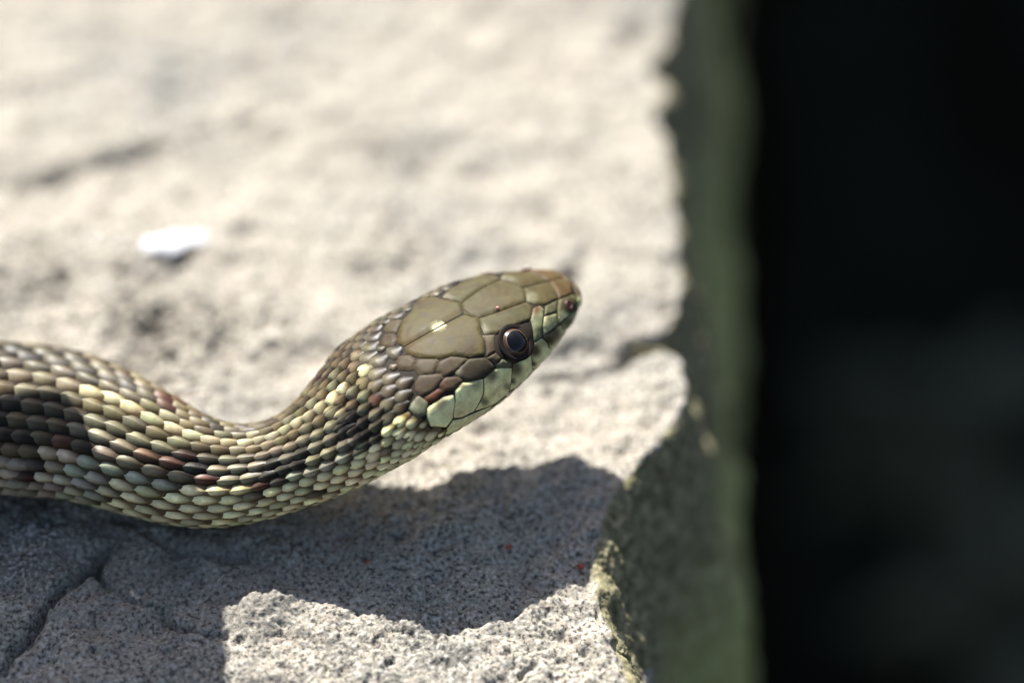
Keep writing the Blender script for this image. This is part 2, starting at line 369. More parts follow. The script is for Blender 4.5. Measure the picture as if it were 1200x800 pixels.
OLIVE, BROWN, RUST, DARK = np.array([.148, .118, .060]), np.array([.105, .070, .040]), np.array([.19, .070, .034]), np.array([.016, .011, .008])
CREAM, GREEN, PALE, YELL = np.array([.60, .56, .35]), np.array([.40, .395, .285]), np.array([.80, .73, .40]), np.array([.55, .50, .29])

def dim(c):                              # dark pigments are darker than the pale ones by more than the picture suggests
    c = np.asarray(c, float); l = c.mean(-1, keepdims=True); k = np.clip((l-.14)/.34, 0, 1); return c*(.50+.46*k)
def build_body():
    ss = np.concatenate([np.linspace(.004, .3, 26), np.arange(.32, 12, .045), np.arange(12.1, TOTAL-.02, .12)]); ff = np.linspace(0, 2*math.pi, 73)[:-1]
    A, B = np.meshgrid(ss, ff, indexing='ij'); V = surf(A, B)-surf_n(A, B)*.012
    fi = np.where(B > math.pi, 2*math.pi-B, B)
    c = np.where((fi < 1.75)[..., None], np.array([.016, .012, .008]), np.array([.34, .32, .18]))
    c = np.where(((A < 2.3) & (fi > 1.2))[..., None], np.array([.05, .042, .025]), c)
    V = V.reshape(-1, 3); nV = len(V); V = np.vstack([V, surf(0.0, 0.0)[None], PC[-1][None]])
    F = [tuple(q) for q in grid_faces(len(ss), 72, True).tolist()]
    F += [(nV, j, (j+1) % 72) for j in range(72)]+[(nV+1, nV-72+(j+1) % 72, nV-72+j) for j in range(72)]
    link('body', mesh('body', V, F, M_SKIN, R0, color=np.vstack([c.reshape(-1, 3), [[.05, .04, .02]]*2])), root)
build_body()

# -- chart of the head: pixel of the photograph -> (s, f) on the right flank
_ts, _tf = np.meshgrid(np.linspace(.01, 8.4, 560), np.linspace(-1.2, 2.5, 200), indexing='ij')
_tp = surf(_ts, _tf); _vis = ((CAM-_tp)*surf_n(_ts, _tf)).sum(-1) > 0
_tpx = to_px(_tp)[_vis]; _tsf = np.stack([_ts, _tf], -1)[_vis]
def chart(px, py):
    d = ((_tpx-(px, py))**2).sum(1); s, f = _tsf[np.argmin(d)]
    for _ in range(3):
        p = to_px(surf(s, f)); ja = (to_px(surf(s+.01, f))-p)/.01; jb = (to_px(surf(s, f+.01))-p)/.01
        J = np.stack([ja, jb], 1)
        if abs(np.linalg.det(J)) < 300: break
        st = np.linalg.solve(J, np.array([px, py])-p); st = np.clip(st, -.05, .05); s = max(.012, s+st[0]); f = f+st[1]
    return s, f
KF = .68                                 # centimetres per radian in the flat chart
def inside(poly, pts):
    x, y = pts[:, 0], pts[:, 1]; r = np.zeros(len(pts), bool)
    for (x0, y0), (x1, y1) in zip(poly, np.roll(poly, -1, 0)):
        c = ((y0 > y) != (y1 > y)); xi = (x1-x0)*(y-y0)/np.where(y1 == y0, 1e-9, y1-y0)+x0; r ^= c & (x < xi)
    return r
SHIELD_POLYS = []
def shield(name, pts, color, spots=(), mirror=True, H=.011, D=.026, gap=.0025, lateral=False, symmetric=False):
    """pts: pixels of the photograph; a point given with a third entry lies on the midline of the head."""
    ch = []
    for p in pts:
        s, f = chart(p[0], p[1])
        if len(p) > 2: f = 0.0
        ch.append((s, f*KF))
    poly = np.array(ch)
    if symmetric:                        # pts run along the right half from front midline to rear midline
        poly = np.vstack([poly, [(s, -f) for s, f in poly[::-1] if abs(f) > 1e-6]])
    a = .5*np.sum(poly[:, 0]*np.roll(poly[:, 1], -1)-np.roll(poly[:, 0], -1)*poly[:, 1])
    if a < 0: poly = poly[::-1]
    SHIELD_POLYS.append(poly)
    shift = .50 if poly[:, 1].mean()/KF > .62 else 0
    if mirror: SHIELD_POLYS.append(poly*np.array([1, -1])-np.array([0, shift*KF]))
    q = poly                             # soften the corners, then resample
    nx = np.roll(q, -1, 0); q = np.stack([q*.95+nx*.05, q*.05+nx*.95], 1).reshape(-1, 2)
    out = []
    for u, v in zip(q, np.roll(q, -1, 0)):
        n = max(1, int(np.linalg.norm(v-u)/.022)); out += [u+(v-u)*k/n for k in range(n)]
    b = np.array(out); t = np.roll(b, -1, 0)-np.roll(b, 1, 0); t /= np.maximum(np.linalg.norm(t, axis=1), 1e-9)[:, None]
    b = b+np.stack([-t[:, 1], t[:, 0]], -1)*gap
    lo, hi = b.min(0), b.max(0); st = .024
    gx, gy = np.meshgrid(np.arange(lo[0], hi[0], st), np.arange(lo[1], hi[1], st)); gp = np.stack([gx.ravel(), gy.ravel()], -1)+rng.uniform(-.004, .004, (gx.size, 2))
    cb = np.vstack([b, b[:1]]); gp = gp[inside(b, gp)]
    if len(gp): gp = gp[seg_dist(gp, cb) > .012]
    P = np.vstack([b, gp]); nb = len(b)
    vo, _, fo, *_ = delaunay_2d_cdt([Vector(p) for p in P], [(i, (i+1) % nb) for i in range(nb)], [], 1, 1e-6)
    vo = np.array([tuple(v) for v in vo])
    d = seg_dist(vo, cb); h = -.007+(H+.007)*np.sqrt(np.clip(1-(1-np.clip(d/D, 0, 1))**2, 0, 1))
    for sgn in ((1, -1) if mirror else (1,)):
        s, f = np.maximum(vo[:, 0], .006), vo[:, 1]/KF*sgn
        if sgn < 0: f = f-shift*np.clip(s/.5, 0, 1)
        V = surf(s, f)+surf_n(s, f)*h[:, None]
        c = np.tile(np.array(color, float), (len(V), 1)); pxv = to_px(surf(s, vo[:, 1]/KF))
        for (sx, sy, sr, sc, amt) in spots:
            w = amt*np.clip(1.6-1.6*np.hypot(pxv[:, 0]-sx, pxv[:, 1]-sy)/sr, 0, 1); c = c*(1-w[:, None])+np.array(sc)*w[:, None]
        c = dim(c); tri = [tuple(x) for x in fo]
        # outward facing
        x0 = tri[0]; nrm = np.cross(V[x0[1]]-V[x0[0]], V[x0[2]]-V[x0[0]])
        if nrm@surf_n(s[x0[0]], f[x0[0]]) < 0: tri = [x[::-1] for x in tri]
        ctr = V.mean(0)
        link(name, mesh(name, V, tri, M_SHIELD, ctr, color=c, extra={'rim': 0*d, 'along': 0*d+1}), root, ctr-R0)
TOP, TOPB, TOPG = (.130, .108, .046), (.152, .102, .044), (.128, .113, .054)
LIP, LIPG, TEMP = (.86, .82, .41), (.82, .79, .41), (.125, .098, .060)
BR = (.10, .068, .042); BK = (.012, .009, .007)
shield('parietal_shield', [(475, 403, 0), (543, 366.5, 0), (561, 371.5), (564, 391), (568, 397), (568, 416), (550, 419), (534, 416), (515, 420), (492, 419), (475, 414), (474, 406)], TOP,
       [(518, 380.5, 5.5, CREAM*1.3, 1), (514, 382.5, 6, CREAM*1.3, 1), (510.5, 385, 4.5, CREAM*1.2, 1), (528, 399, 7, (.10, .08, .06), .6), (552, 401, 9, (.11, .09, .07), .5), (480, 412, 22, TOPB, .5), (545, 412, 14, (.11, .085, .055), .6)], D=.026)
shield('frontal_shield', [(613, 337, 0), (617, 353), (561, 372), (543, 366, 0)], TOPG, [(590, 348, 25, TOPB, .25)], mirror=False, symmetric=True, D=.026)
shield('supraocular_shield', [(561, 372), (617.5, 353), (625, 359.5), (623, 374), (607, 379.5), (591, 387.5), (581, 391.5), (567, 391), (563, 381)], TOPG, [(566, 388, 10, GREEN, .5)], D=.026)
shield('prefrontal_shield', [(613, 337, 0), (643, 329.5, 0), (651, 340), (654, 350), (640, 357), (628, 356), (617, 353)], TOP, [(622, 350, 10, GREEN, .4)], D=.026)
shield('internasal_shield', [(643, 329.5, 0), (661, 325.5, 0), (670, 333), (670, 344), (655, 350), (651, 340)], TOPB, D=.026)
shield('rostral_shield', [(661.5, 325.5, 0), (671.5, 333.5), (675.5, 345), (677.5, 362), (681, 356), (680, 340), (672.5, 331, 0)], (.16, .125, .065), [(679, 356, 12, LIP, .8)], mirror=False, symmetric=True, D=.026)
shield('nasal_shield', [(655, 350.5), (670, 345), (675, 346), (677, 361), (667, 369), (654, 380), (653, 366)], (.20, .19, .10), [(666, 357, 11, (.09, .05, .03), .8), (660, 372, 9, LIP, .8)], D=.026)
shield('postnasal_shield', [(639, 358), (654, 351), (652.5, 366), (638, 370)], (.17, .165, .09), D=.026)
shield('loreal_shield', [(638, 370.5), (652.5, 366.5), (653.5, 380.5), (637, 393), (636, 381)], (.42, .43, .24), [(645, 372, 8, (.19, .17, .09), .5)], D=.026)
shield('preocular_shield', [(624.5, 360.5), (633, 357.5), (638, 362), (637.5, 370), (636, 382), (635, 395), (625.5, 401), (625, 388), (621.5, 374)], (.27, .29, .16), [(627, 362, 8, (.22, .10, .055), .8), (632, 386, 4, DARK, .5)], D=.04)
shield('postocular_shield', [(564.5, 392), (580, 391.5), (580, 400), (581, 412), (570, 418), (568.5, 400)], (.15, .115, .075), [(573, 394, 8, (.22, .18, .12), .6), (579, 409, 8, BR, .6)], D=.026)
shield('postocular_shield', [(570, 418.5), (581, 412.5), (588, 420), (580, 426.5)], (.15, .125, .075), D=.04)
shield('subocular_shield', [(580, 427), (589, 420.5), (600, 424), (601, 430), (592, 432), (582, 431)], (.22, .21, .125), D=.04)
shield('upper_labial_shield', [(677.5, 363), (667.5, 370), (658, 380), (667, 387.5), (673, 380)], (.48, .48, .26), [(664, 376, 9, (.20, .16, .08), .7)], D=.026)
shield('upper_labial_shield', [(657.5, 381), (636.5, 394), (649, 408.5), (661, 397), (667, 388)], LIP, [(646, 391, 17, (.17, .125, .075), .9), (642, 400, 8, (.06, .035, .02), .8)], D=.026)
shield('upper_labial_shield', [(635, 396), (627, 401.5), (623, 412), (623.5, 424), (625, 432.5), (637, 423), (649, 409)], LIP, [(625, 410, 12, (.10, .06, .035), .9), (636, 400, 9, (.21, .18, .1), .6), (624, 426, 5, BK, .9)], D=.026)
shield('upper_labial_shield', [(622, 414), (612, 423), (602, 427), (600, 440), (597, 459), (611, 447), (624.5, 433.5)], LIP, [(603, 432, 13, BR, .8), (600, 446, 6, (.04, .03, .02), .8)], D=.026)
shield('upper_labial_shield', [(600.5, 431.5), (581, 431.5), (567, 444), (568, 459), (557, 482), (578, 474), (596, 459.5)], LIP, [(575, 438, 12, (.20, .16, .1), .8), (567, 470, 7, (.10, .07, .035), .7), (594, 452, 7, (.14, .11, .06), .6)], D=.026)
shield('upper_labial_shield', [(566.5, 444), (551, 447), (541, 448), (533, 458), (534, 470), (532, 490), (542, 489), (555.5, 482.5), (567, 460)], LIPG, [(556, 448, 12, (.22, .18, .11), .6), (540, 450, 7, (.2, .12, .07), .6)], D=.026)
shield('upper_labial_shield', [(532, 462), (520, 465), (509, 471.5), (500, 479), (500.5, 489), (505, 500), (523, 501), (531.5, 490), (533.5, 472)], LIPG, [(516, 468, 12, (.17, .14, .1), .7)], D=.026)
shield('lower_labial_shield', [(596, 460.5), (577, 475), (556, 484), (542, 490), (531, 492), (524, 502), (521, 511), (546, 497), (576, 477)], (.84, .79, .40), gap=.010, D=.026)
shield('temporal_shield', [(534, 436), (550, 421), (569, 419.5), (579.5, 430), (566, 442), (546, 446.5)], (.095, .078, .052), [(537, 436, 6, GREEN, .5)], gap=-.011, D=.026)
shield('temporal_shield', [(512.5, 433), (515.5, 424), (528, 418), (548, 420.5), (534, 434.5), (522, 440)], TEMP, gap=-.011, D=.026)
shield('temporal_shield', [(485, 430), (489.5, 421), (512, 421), (512.5, 428), (507, 437.5), (492, 438)], TEMP, gap=-.011, D=.026)
shield('temporal_shield', [(464, 426), (468, 417.5), (480, 416.5), (487, 423), (482.5, 432.5), (468, 432)], (.115, .085, .05), gap=-.011, D=.026)
shield('temporal_shield', [(488, 448), (492, 440), (516, 438.5), (518, 443), (508, 457.5), (494, 463), (488, 456)], (.125, .095, .062), gap=-.011, D=.026)
shield('temporal_shield', [(516, 450), (522, 443), (536, 442), (542, 446.5), (531, 456), (520, 458)], (.13, .090, .062), [(520, 452, 6, (.25, .13, .08), .6)], gap=-.011, D=.026)
shield('temporal_shield', [(498, 466), (514, 456), (519, 459), (511, 468), (502, 471.5)], (.17, .072, .04), gap=-.011, D=.04)
shield('temporal_shield', [(480, 477), (489.5, 464.5), (500, 471), (500, 484), (488, 489)], (.22, .215, .14), [(484, 476, 8, GREEN, .6)], gap=-.011, D=.026)
shield('chin_shield', [(545, 498), (521, 512.5), (500, 527), (488, 534), (500, 542), (540, 520), (570, 492)], (.84, .79, .40), D=.026)

def frame_at(s, f):
    p = surf(s, f); n = surf_n(s, f); t = surf(s+.02, f)-surf(s-.02, f); t = t-n*(t@n); t /= np.linalg.norm(t); return p, n, t, np.cross(n, t)
def dome(r, a0, a1, centre, n, t, y, rings=10, seg=36, lift=0.0):       # band of a sphere between two polar angles
    V, F = [], []
    for i in range(rings+1):
        a = a0+(a1-a0)*i/rings
        for j in range(seg):
            b = 2*math.pi*j/seg; V.append(centre+(r+lift)*(n*math.cos(a)+(t*math.cos(b)+y*math.sin(b))*math.sin(a)))
    for i in range(rings):
        for j in range(seg): F.append((i*seg+j, (i+1)*seg+j, (i+1)*seg+(j+1) % seg, i*seg+(j+1) % seg))
    if a0 == 0: F = [f if f[0] >= seg else (f[0], f[1], f[2]) for f in F]
    return V, F
def ring_tube(c, n, t, y, R, r, seg=36, tube=10, squash=1.0):
    V = []
    for j in range(seg):
        b = 2*math.pi*j/seg; d = t*math.cos(b)+y*math.sin(b)
        for k in range(tube):
            e = 2*math.pi*k/tube; V.append(c+d*(R+r*math.cos(e))+n*r*squash*math.sin(e))
    F = [(j*tube+k, ((j+1) % seg)*tube+k, ((j+1) % seg)*tube+(k+1) % tube, j*tube+(k+1) % tube) for j in range(seg) for k in range(tube)]
    return V, F
def build_eye(sgn):
    s, f = chart(605.5, 400); p, n, t, y = frame_at(s, f if sgn > 0 else -f-.60)
    n = n*.9+np.array([0, 0, .05])+HEAD_A*.08; n /= np.linalg.norm(n); t = t-n*(t@n); t /= np.linalg.norm(t); y = np.cross(n, t)
    c = p-n*(.168 if sgn > 0 else .22); r = .215
    V, F = dome(r, 0, 1.35, c, n, t, y); e = link('eye', mesh('eye', V, F, M_EYE, c), root, c-R0)
    V, F = dome(r, .675, 1.05, c, n, t, y, 4, 40, .0030); link('iris', mesh('iris', V, F, M_IRIS, c), e)
    V, F = dome(r, .63, .675, c, n, t, y, 3, 40, .0036); link('iris_ring', mesh('iris_ring', V, F, M_RING, c), e)
    V, F = dome(r, 0, .63, c, n, t, y, 8, 40, .003); link('pupil', mesh('pupil', V, F, M_PUPIL, c), e)
    V, F = ring_tube(c+n*.142, n, t, y, .190, .034, squash=.30); link('eye_rim', mesh('eye_rim', V, F, M_RIM, c), root, c-R0)
    s, f = chart(666.3, 357.3); p, n, t, y = frame_at(s, f*sgn); p = p+n*.004
    V, F = ring_tube(p, n, t, y, .046, .016, 20, 8); ns = link('nostril', mesh('nostril', V, F, M_NOSTRIL, p), root, p-R0)
    V, F = dome(.05, 0, 1.5, p-n*.035, n, t, y, 5, 16); link('nostril_opening', mesh('nostril_opening', V, F, M_HOLE, p), ns)
for sgn in (1, -1): build_eye(sgn)

# -- keeled scales
def scale_template(keel, tipw, tail):
    st = [(-.52, .52), (-.34, .80), (-.10, 1.0), (.16, 1.0), (.36, .91), (.51, .72), (.61, .48), (.665, .24)]; vs = (-1, -.55, -.08, .08, .55, 1)
    V, rim, along = [], [], []
    for k, (x, w) in enumerate(st):
        a = (x+.52)/1.15
        for v in vs:
            dome_ = .10*(1-v*v)+(keel if abs(v) < .2 else 0)*(1-.3*abs(a-.5))
            end = -.20*max(0, (a-.70)/.30)**2
            V.append((x, v*.5*(w if a < .5 else w*(1-tipw*(a-.5))), dome_-.10+.20*a+end-(.10 if abs(v) == 1 else 0)))
            rim.append(max(0, (a-.55)/.45)*(1-.3*abs(v))); along.append(a-.42*abs(v)**2)
    n = len(vs); V.append((.685, 0, .02+.20-.16)); rim.append(1.0); along.append(1.0)
    F = [(k*n+j, (k+1)*n+j, (k+1)*n+j+1, k*n+j+1) for k in range(len(st)-1) for j in range(n-1)]
    e = (len(st)-1)*n; F += [(e+j, len(V)-1, e+j+1) for j in range(n-1)]
    return np.array(V), F, np.array(rim), np.array(along)
T_KEEL, T_SMOOTH = scale_template(.105, .1, 0), scale_template(.0, 0, 0)
ME = []
for tv in (T_KEEL, T_SMOOTH):
    me = mesh('scale', tv[0]/S, tv[1], M_SCALE, extra={'rim': tv[2], 'along': tv[3]}); ME.append(me)

BLOTCH = [(424, 498, 20), (440, 510, 12), (405, 505, 8), (330, 552, 17), (350, 543, 15), (312, 556, 9), (108, 516, 9), (100, 528, 9), (166, 546, 7), (236, 548, 10), (246, 555, 8), (290, 540, 5), (16, 503, 17), (38, 508, 13), (62, 500, 8), (436, 470, 9), (380, 578, 6)]
RUSTS = [(213, 547), (116, 523), (160, 525), (172, 543), (240, 563), (218, 547), (64, 420), (145, 450), (141, 464), (420, 462), (432, 466), (396, 462), (68, 470), (205, 484), (280, 503), (352, 488), (50, 431), (8, 450), (374, 438), (388, 421), (438, 462), (446, 470), (300, 530)]
def scale_color(row, ring, s, f, px):
    r = abs(row); j = rng.uniform(-1, 1, 3)
    if s < 2.55:
        c = TEMPC*.95 if r < 8 else PALE*.85
        if r <= 3: c = OLIVE*.9
        if f > 0 and px[1] > 478+.0*px[0] and px[0]+px[1] > 950: c = PALE*.8
    elif r == 0: c = YELL*.85 if s > 3.0 else OLIVE*1.2
    elif r == 1: c = (CREAM*.35+OLIVE*.6) if (ring*2+row) % 5 < 2 else OLIVE*1.6
    elif f < 0: c = OLIVE*1.5 if (ring*3+row) % 7 < 5 else (RUST*.8 if ring % 3 == 0 else BROWN*1.3)
    elif r <= 3: c = OLIVE*1.1+GREEN*.35
    elif r <= 6: c = GREEN*(.85+.25*rng.uniform())
    elif r == 7: c = CREAM*.8
    else: c = PALE*.95
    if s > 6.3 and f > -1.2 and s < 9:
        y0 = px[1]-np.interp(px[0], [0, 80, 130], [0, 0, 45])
        if px[0] < 128 and y0 > 464: c = OLIVE*.75+BROWN*.3 if y0 < 532 else np.array([.50, .42, .29])*(.8+.2*rng.uniform())  # dark flank pigment, deepened where the leaf shadow falls: shade put into the colour
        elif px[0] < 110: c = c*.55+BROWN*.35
    if f > 0 and s > 3.6 and 2 <= r <= 7 and (ring*5+row*3) % 14 == 0: c = RUST*.5+DARK*.5
    if 2.3 < s < 3.15 and 2 <= r <= 6: c = c*.45+BROWN*.55
    if f > 0 and s < 7 and px[1] > np.interp(px[0], [60, 150, 230, 300, 380, 400, 430, 450, 480, 505], [560, 570, 573, 570, 558, 546, 524, 506, 484, 470]) and px[0] > 128: c = PALE*(.92 if s > 3.6 else 1.05)
    if (ring+2*(row % 2)) % 9 == 0 and r in (2, 5): c = c*.3+DARK*.7
    if f > 0:
        for bx, by, br in BLOTCH:
            d = math.hypot(px[0]-bx, (px[1]-by))
            if d < br*rng.uniform(.72, 1.08): c = c*.12+DARK*.88
        for bx, by, br in ((414, 442, 9), (399, 456, 10), (385, 468, 9), (427, 436, 7)):
            if math.hypot(px[0]-bx, px[1]-by) < br: c = YELL*1.25
        for bx, by in RUSTS:
            if math.hypot(px[0]-bx, px[1]-by) < 8.5 and r > 1: c = RUST*.8+c*.2
    elif r in (4, 5) and (ring % 5) < 2: c = DARK*1.5
    return np.clip(dim(c)*(1+.55*j.mean())*(1+.07*j), .004, 1)
TEMPC = np.array(TEMP)
def build_scales():
    dphi = math.radians(131)/9; S_JOIN = 3.05
    def rings(s0, s1, xs, ys):
        pos = [s0]
        while pos[-1] < s1: pos.append(pos[-1]+np.interp(pos[-1], xs, ys))
        return pos
    pos_n = rings(.62, S_JOIN-.05, [.6, 2.2, 3.0], [.15, .135, .160])
    pos = rings(S_JOIN, TOTAL-1.2, [3, 3.6, 4.6, 5.6, 7, 26, 36, 42], [.170, .19, .235, .27, .29, .28, .21, .12])
    items = []; polys = SHIELD_POLYS; closed = [np.vstack([p, p[:1]]) for p in polys]
    for pp, nr in ((pos_n, 14), (pos, 11)):
        dp = math.radians(131)/nr
        for ring, s0 in enumerate(pp):
            D = pp[min(ring+1, len(pp)-1)]-pp[max(ring-1, 0)]; D = D/2 if 0 < ring < len(pp)-1 else D
            for row in range(-nr, nr+1):
                s = s0+(D*.5 if row % 2 else 0); f = row*dp+(0 if nr < 14 else dp*.0)
                if s < .75 or (s < (1.95 if f > -.55 else 1.25) and abs(f) < 1.95): continue
                near = 1
                if s < 3.2:
                    q = np.array([[s, f*KF]])
                    if any(inside(p, q)[0] for p in polys): continue
                    near = min(seg_dist(q, p)[0] for p in closed)
                    if near < .020: continue
                items.append((ring, int(round(f/dphi)), s+rng.normal(0, .005), f+rng.normal(0, .010), D, min(1, max(.5, near/.065)), dp))
    A = np.array([(i[2], i[3]) for i in items]); P = surf(A[:, 0], A[:, 1]); N = surf_n(A[:, 0], A[:, 1])
    T = surf(A[:, 0]+.02, A[:, 1])-surf(A[:, 0]-.02, A[:, 1]); T -= N*(T*N).sum(1)[:, None]; T /= np.linalg.norm(T, axis=1)[:, None]
    Yv = np.cross(N, T); DP = np.array([i[6] for i in items]); Wd = np.linalg.norm(surf(A[:, 0], A[:, 1]+DP/2)-surf(A[:, 0], A[:, 1]-DP/2), axis=1)
    px = to_px(P); view = CAM-P; view /= np.linalg.norm(view, axis=1)[:, None]; face = (view*N).sum(1)
    rank = []; data = []
    for k, (ring, row, s, f, D, small, dp) in enumerate(items):
        ar = abs(row)
        spread = np.interp(s, [2.4, 3.6, 5, 6.5], [.98, .90, .84, .82])
        w = Wd[k]*(1.40*spread if ar < 7 else 1.28)*(1.1 if s < 2.6 else 1); L = D*(1.36 if s < 4 else 1.40)
        if ar >= 8: L = D*1.22; w *= 1.12
        w *= small; L *= small
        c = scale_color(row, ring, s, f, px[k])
        sm = ar >= 8 or (s < 2.7)
        z = min(w, .19)*(1.0 if not sm else .75)
        Mx = np.eye(4); Mx[:3, 0] = T[k]*L; Mx[:3, 1] = Yv[k]*w; Mx[:3, 2] = N[k]*z; Mx[:3, 3] = P[k]
        data.append((Mx, c, sm))
        infr = -12 < px[k, 0] < 1212 and -10 < px[k, 1] < 810 and s < 9
        rank.append(L*w*face[k] if infr and face[k] > .06 else -1)
    order = np.argsort(rank)[::-1]; chosen = set(int(i) for i in order[:300] if rank[i] > 0)
    VV, FF, CC, RR, AA = [], [], [], [], []; nv = 0
    for k, (Mx, c, sm) in enumerate(data):
        if k in chosen:
            o = bpy.data.objects.new('scale', ME[1 if sm else 0]); col.objects.link(o); o.parent = root
            m = Mx.copy(); m[:3, :3] *= S; m[:3, 3] = (m[:3, 3]-R0)*S
            m[:3, :3] = m[:3, :3]
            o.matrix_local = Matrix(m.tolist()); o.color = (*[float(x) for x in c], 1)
        else:
            tv, tf, tr, ta = T_SMOOTH if sm else T_KEEL; AA.append(ta)
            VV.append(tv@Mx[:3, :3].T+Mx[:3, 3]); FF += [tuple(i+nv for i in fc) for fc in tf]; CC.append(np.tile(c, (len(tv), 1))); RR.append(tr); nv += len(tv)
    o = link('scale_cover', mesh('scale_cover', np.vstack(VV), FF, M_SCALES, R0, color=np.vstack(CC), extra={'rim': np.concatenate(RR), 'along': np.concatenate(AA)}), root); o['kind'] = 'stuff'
    # wide belly scutes
    VV, FF, CC, nv = [], [], [], 0
    pos = [s for s in pos_n if s > 1.0]+pos
    for k, s in enumerate(pos):
        D = pos[min(k+1, len(pos)-1)]-s
        if D <= 0: continue
        ff = np.linspace(math.radians(133), math.radians(227), 13)
        for a, lift in ((-.45, .0), (.2, .02), (.62, .022), (.70, .0)):
            ss = np.full(13, s+a*D); VV.append(surf(ss, ff)+surf_n(ss, ff)*(lift-.004))
        for r_ in range(3):
            FF += [(nv+r_*13+j, nv+r_*13+j+1, nv+(r_+1)*13+j+1, nv+(r_+1)*13+j) for j in range(12)]
        CC.append(np.tile(PALE*(.9+.1*rng.uniform(-1, 1)), (52, 1))); nv += 52
    V = np.vstack(VV)
    o = link('belly_scutes', mesh('belly_scutes', V, FF, M_SCALES, R0, color=np.vstack(CC), extra={'rim': np.zeros(len(V)), 'along': np.ones(len(V))}), root); o['kind'] = 'stuff'
build_scales()

# ---------------------------------------------------------------- small things on the stone
def build_flake():
    c = at(174, 290, 0); c[2] = stone_z(c[0], c[1])+.03
    a = np.linspace(0, 1, 26); b = np.linspace(-1, 1, 11); V = []
    for u in a:
        x = (u-.5)*1.5; y0 = .16*(u-.45)**2*4-.05+.10*max(0, u-.75); hw = .13*math.sin(math.pi*min(1, max(.03, u*.92+.04)))**.6*(1+.35*(u > .55)*math.sin((u-.55)*7))
        for v in b:
            p = np.array([x, y0+v*hw*1.2, .10*(1-v*v)+.09*u*u+.03])
            p[2] *= .16; V.append(p)
    V = np.array(V); V = V+.10*np.stack([noise3(V*5+k, 60+k) for k in range(3)], -1)+.02*np.stack([noise3(V*15+k, 70+k) for k in range(3)], -1)
    n = len(V); low = V.copy(); low[:, 2] = V[:, 2]*.3-.02
    F = grid_faces(26, 11); top = [tuple(f[::-1]) for f in F.tolist()]; bot = [tuple(i+n for i in f) for f in F.tolist()]
    ring = [i*11 for i in range(26)]+[25*11+j for j in range(1, 11)]+[i*11+10 for i in range(24, -1, -1)]+[j for j in range(9, 0, -1)]
    sid = [(ring[i], ring[(i+1) % len(ring)], ring[(i+1) % len(ring)]+n, ring[i]+n) for i in range(len(ring))]
    tag(link('white_flake', mesh('white_flake', np.vstack([V, low]), top+bot+sid, M_FLAKE), None, c), 'small curled white flake lying on the sunlit stone behind the snake', 'flake')
build_flake()
def mite_mesh(r, mat=None):
    V, F = [], []
    for i in range(9):
        a = math.pi*i/8
        for j in range(14):
            b = 2*math.pi*j/14; V.append((r*1.25*math.cos(a), r*math.sin(a)*math.cos(b)*(1-.18*math.cos(a)), r*.75*(1+math.sin(a)*math.sin(b))))
    for i in range(8):
        for j in range(14): F.append((i*14+j, i*14+(j+1) % 14, (i+1)*14+(j+1) % 14, (i+1)*14+j))
    for k in range(4):
        for sd in (-1, 1):
            x = r*(.8-.5*k); n = len(V); d = r*.10
            for (yy, zz) in ((.7, .7), (1.35, 1.0), (1.9, .02)):
                V += [(x-d+(yy-.7)*r*(.5-.33*k), sd*yy*r, zz*r), (x+d+(yy-.7)*r*(.5-.33*k), sd*yy*r, zz*r), (x+(yy-.7)*r*(.5-.33*k), sd*yy*r, zz*r+2*d)]
            for q in (0, 3):
                for e in range(3): F.append((n+q+e, n+q+(e+1) % 3, n+q+3+(e+1) % 3, n+q+3+e))
    return mesh('red_mite', V, F, mat or M_MITE)
for px, py, r, lab in ((596, 637, .030, 'tiny red mite in the shadow of the snake head'), (681, 659, .034, 'tiny red mite at the edge of the moss'), (431, 662, .024, 'tiny red mite on shaded stone below the snake neck')):
    c = np.array([*W(px, py), 0]); c[2] = stone_z(c[0], c[1]); o = link('red_mite', mite_mesh(r), None, c); o.rotation_euler.z = px; tag(o, lab, 'mite')
s_, f_ = chart(583, 362); p_, n_, t_, y_ = frame_at(s_, f_); c = p_+n_*.012
o = link('red_mite', mite_mesh(.015, M_PINK), None, c); o.rotation_euler = Vector(n_).to_track_quat('Z', 'Y').to_euler(); tag(o, 'tiny pinkish mite between the head shields above the eye of the snake', 'mite')

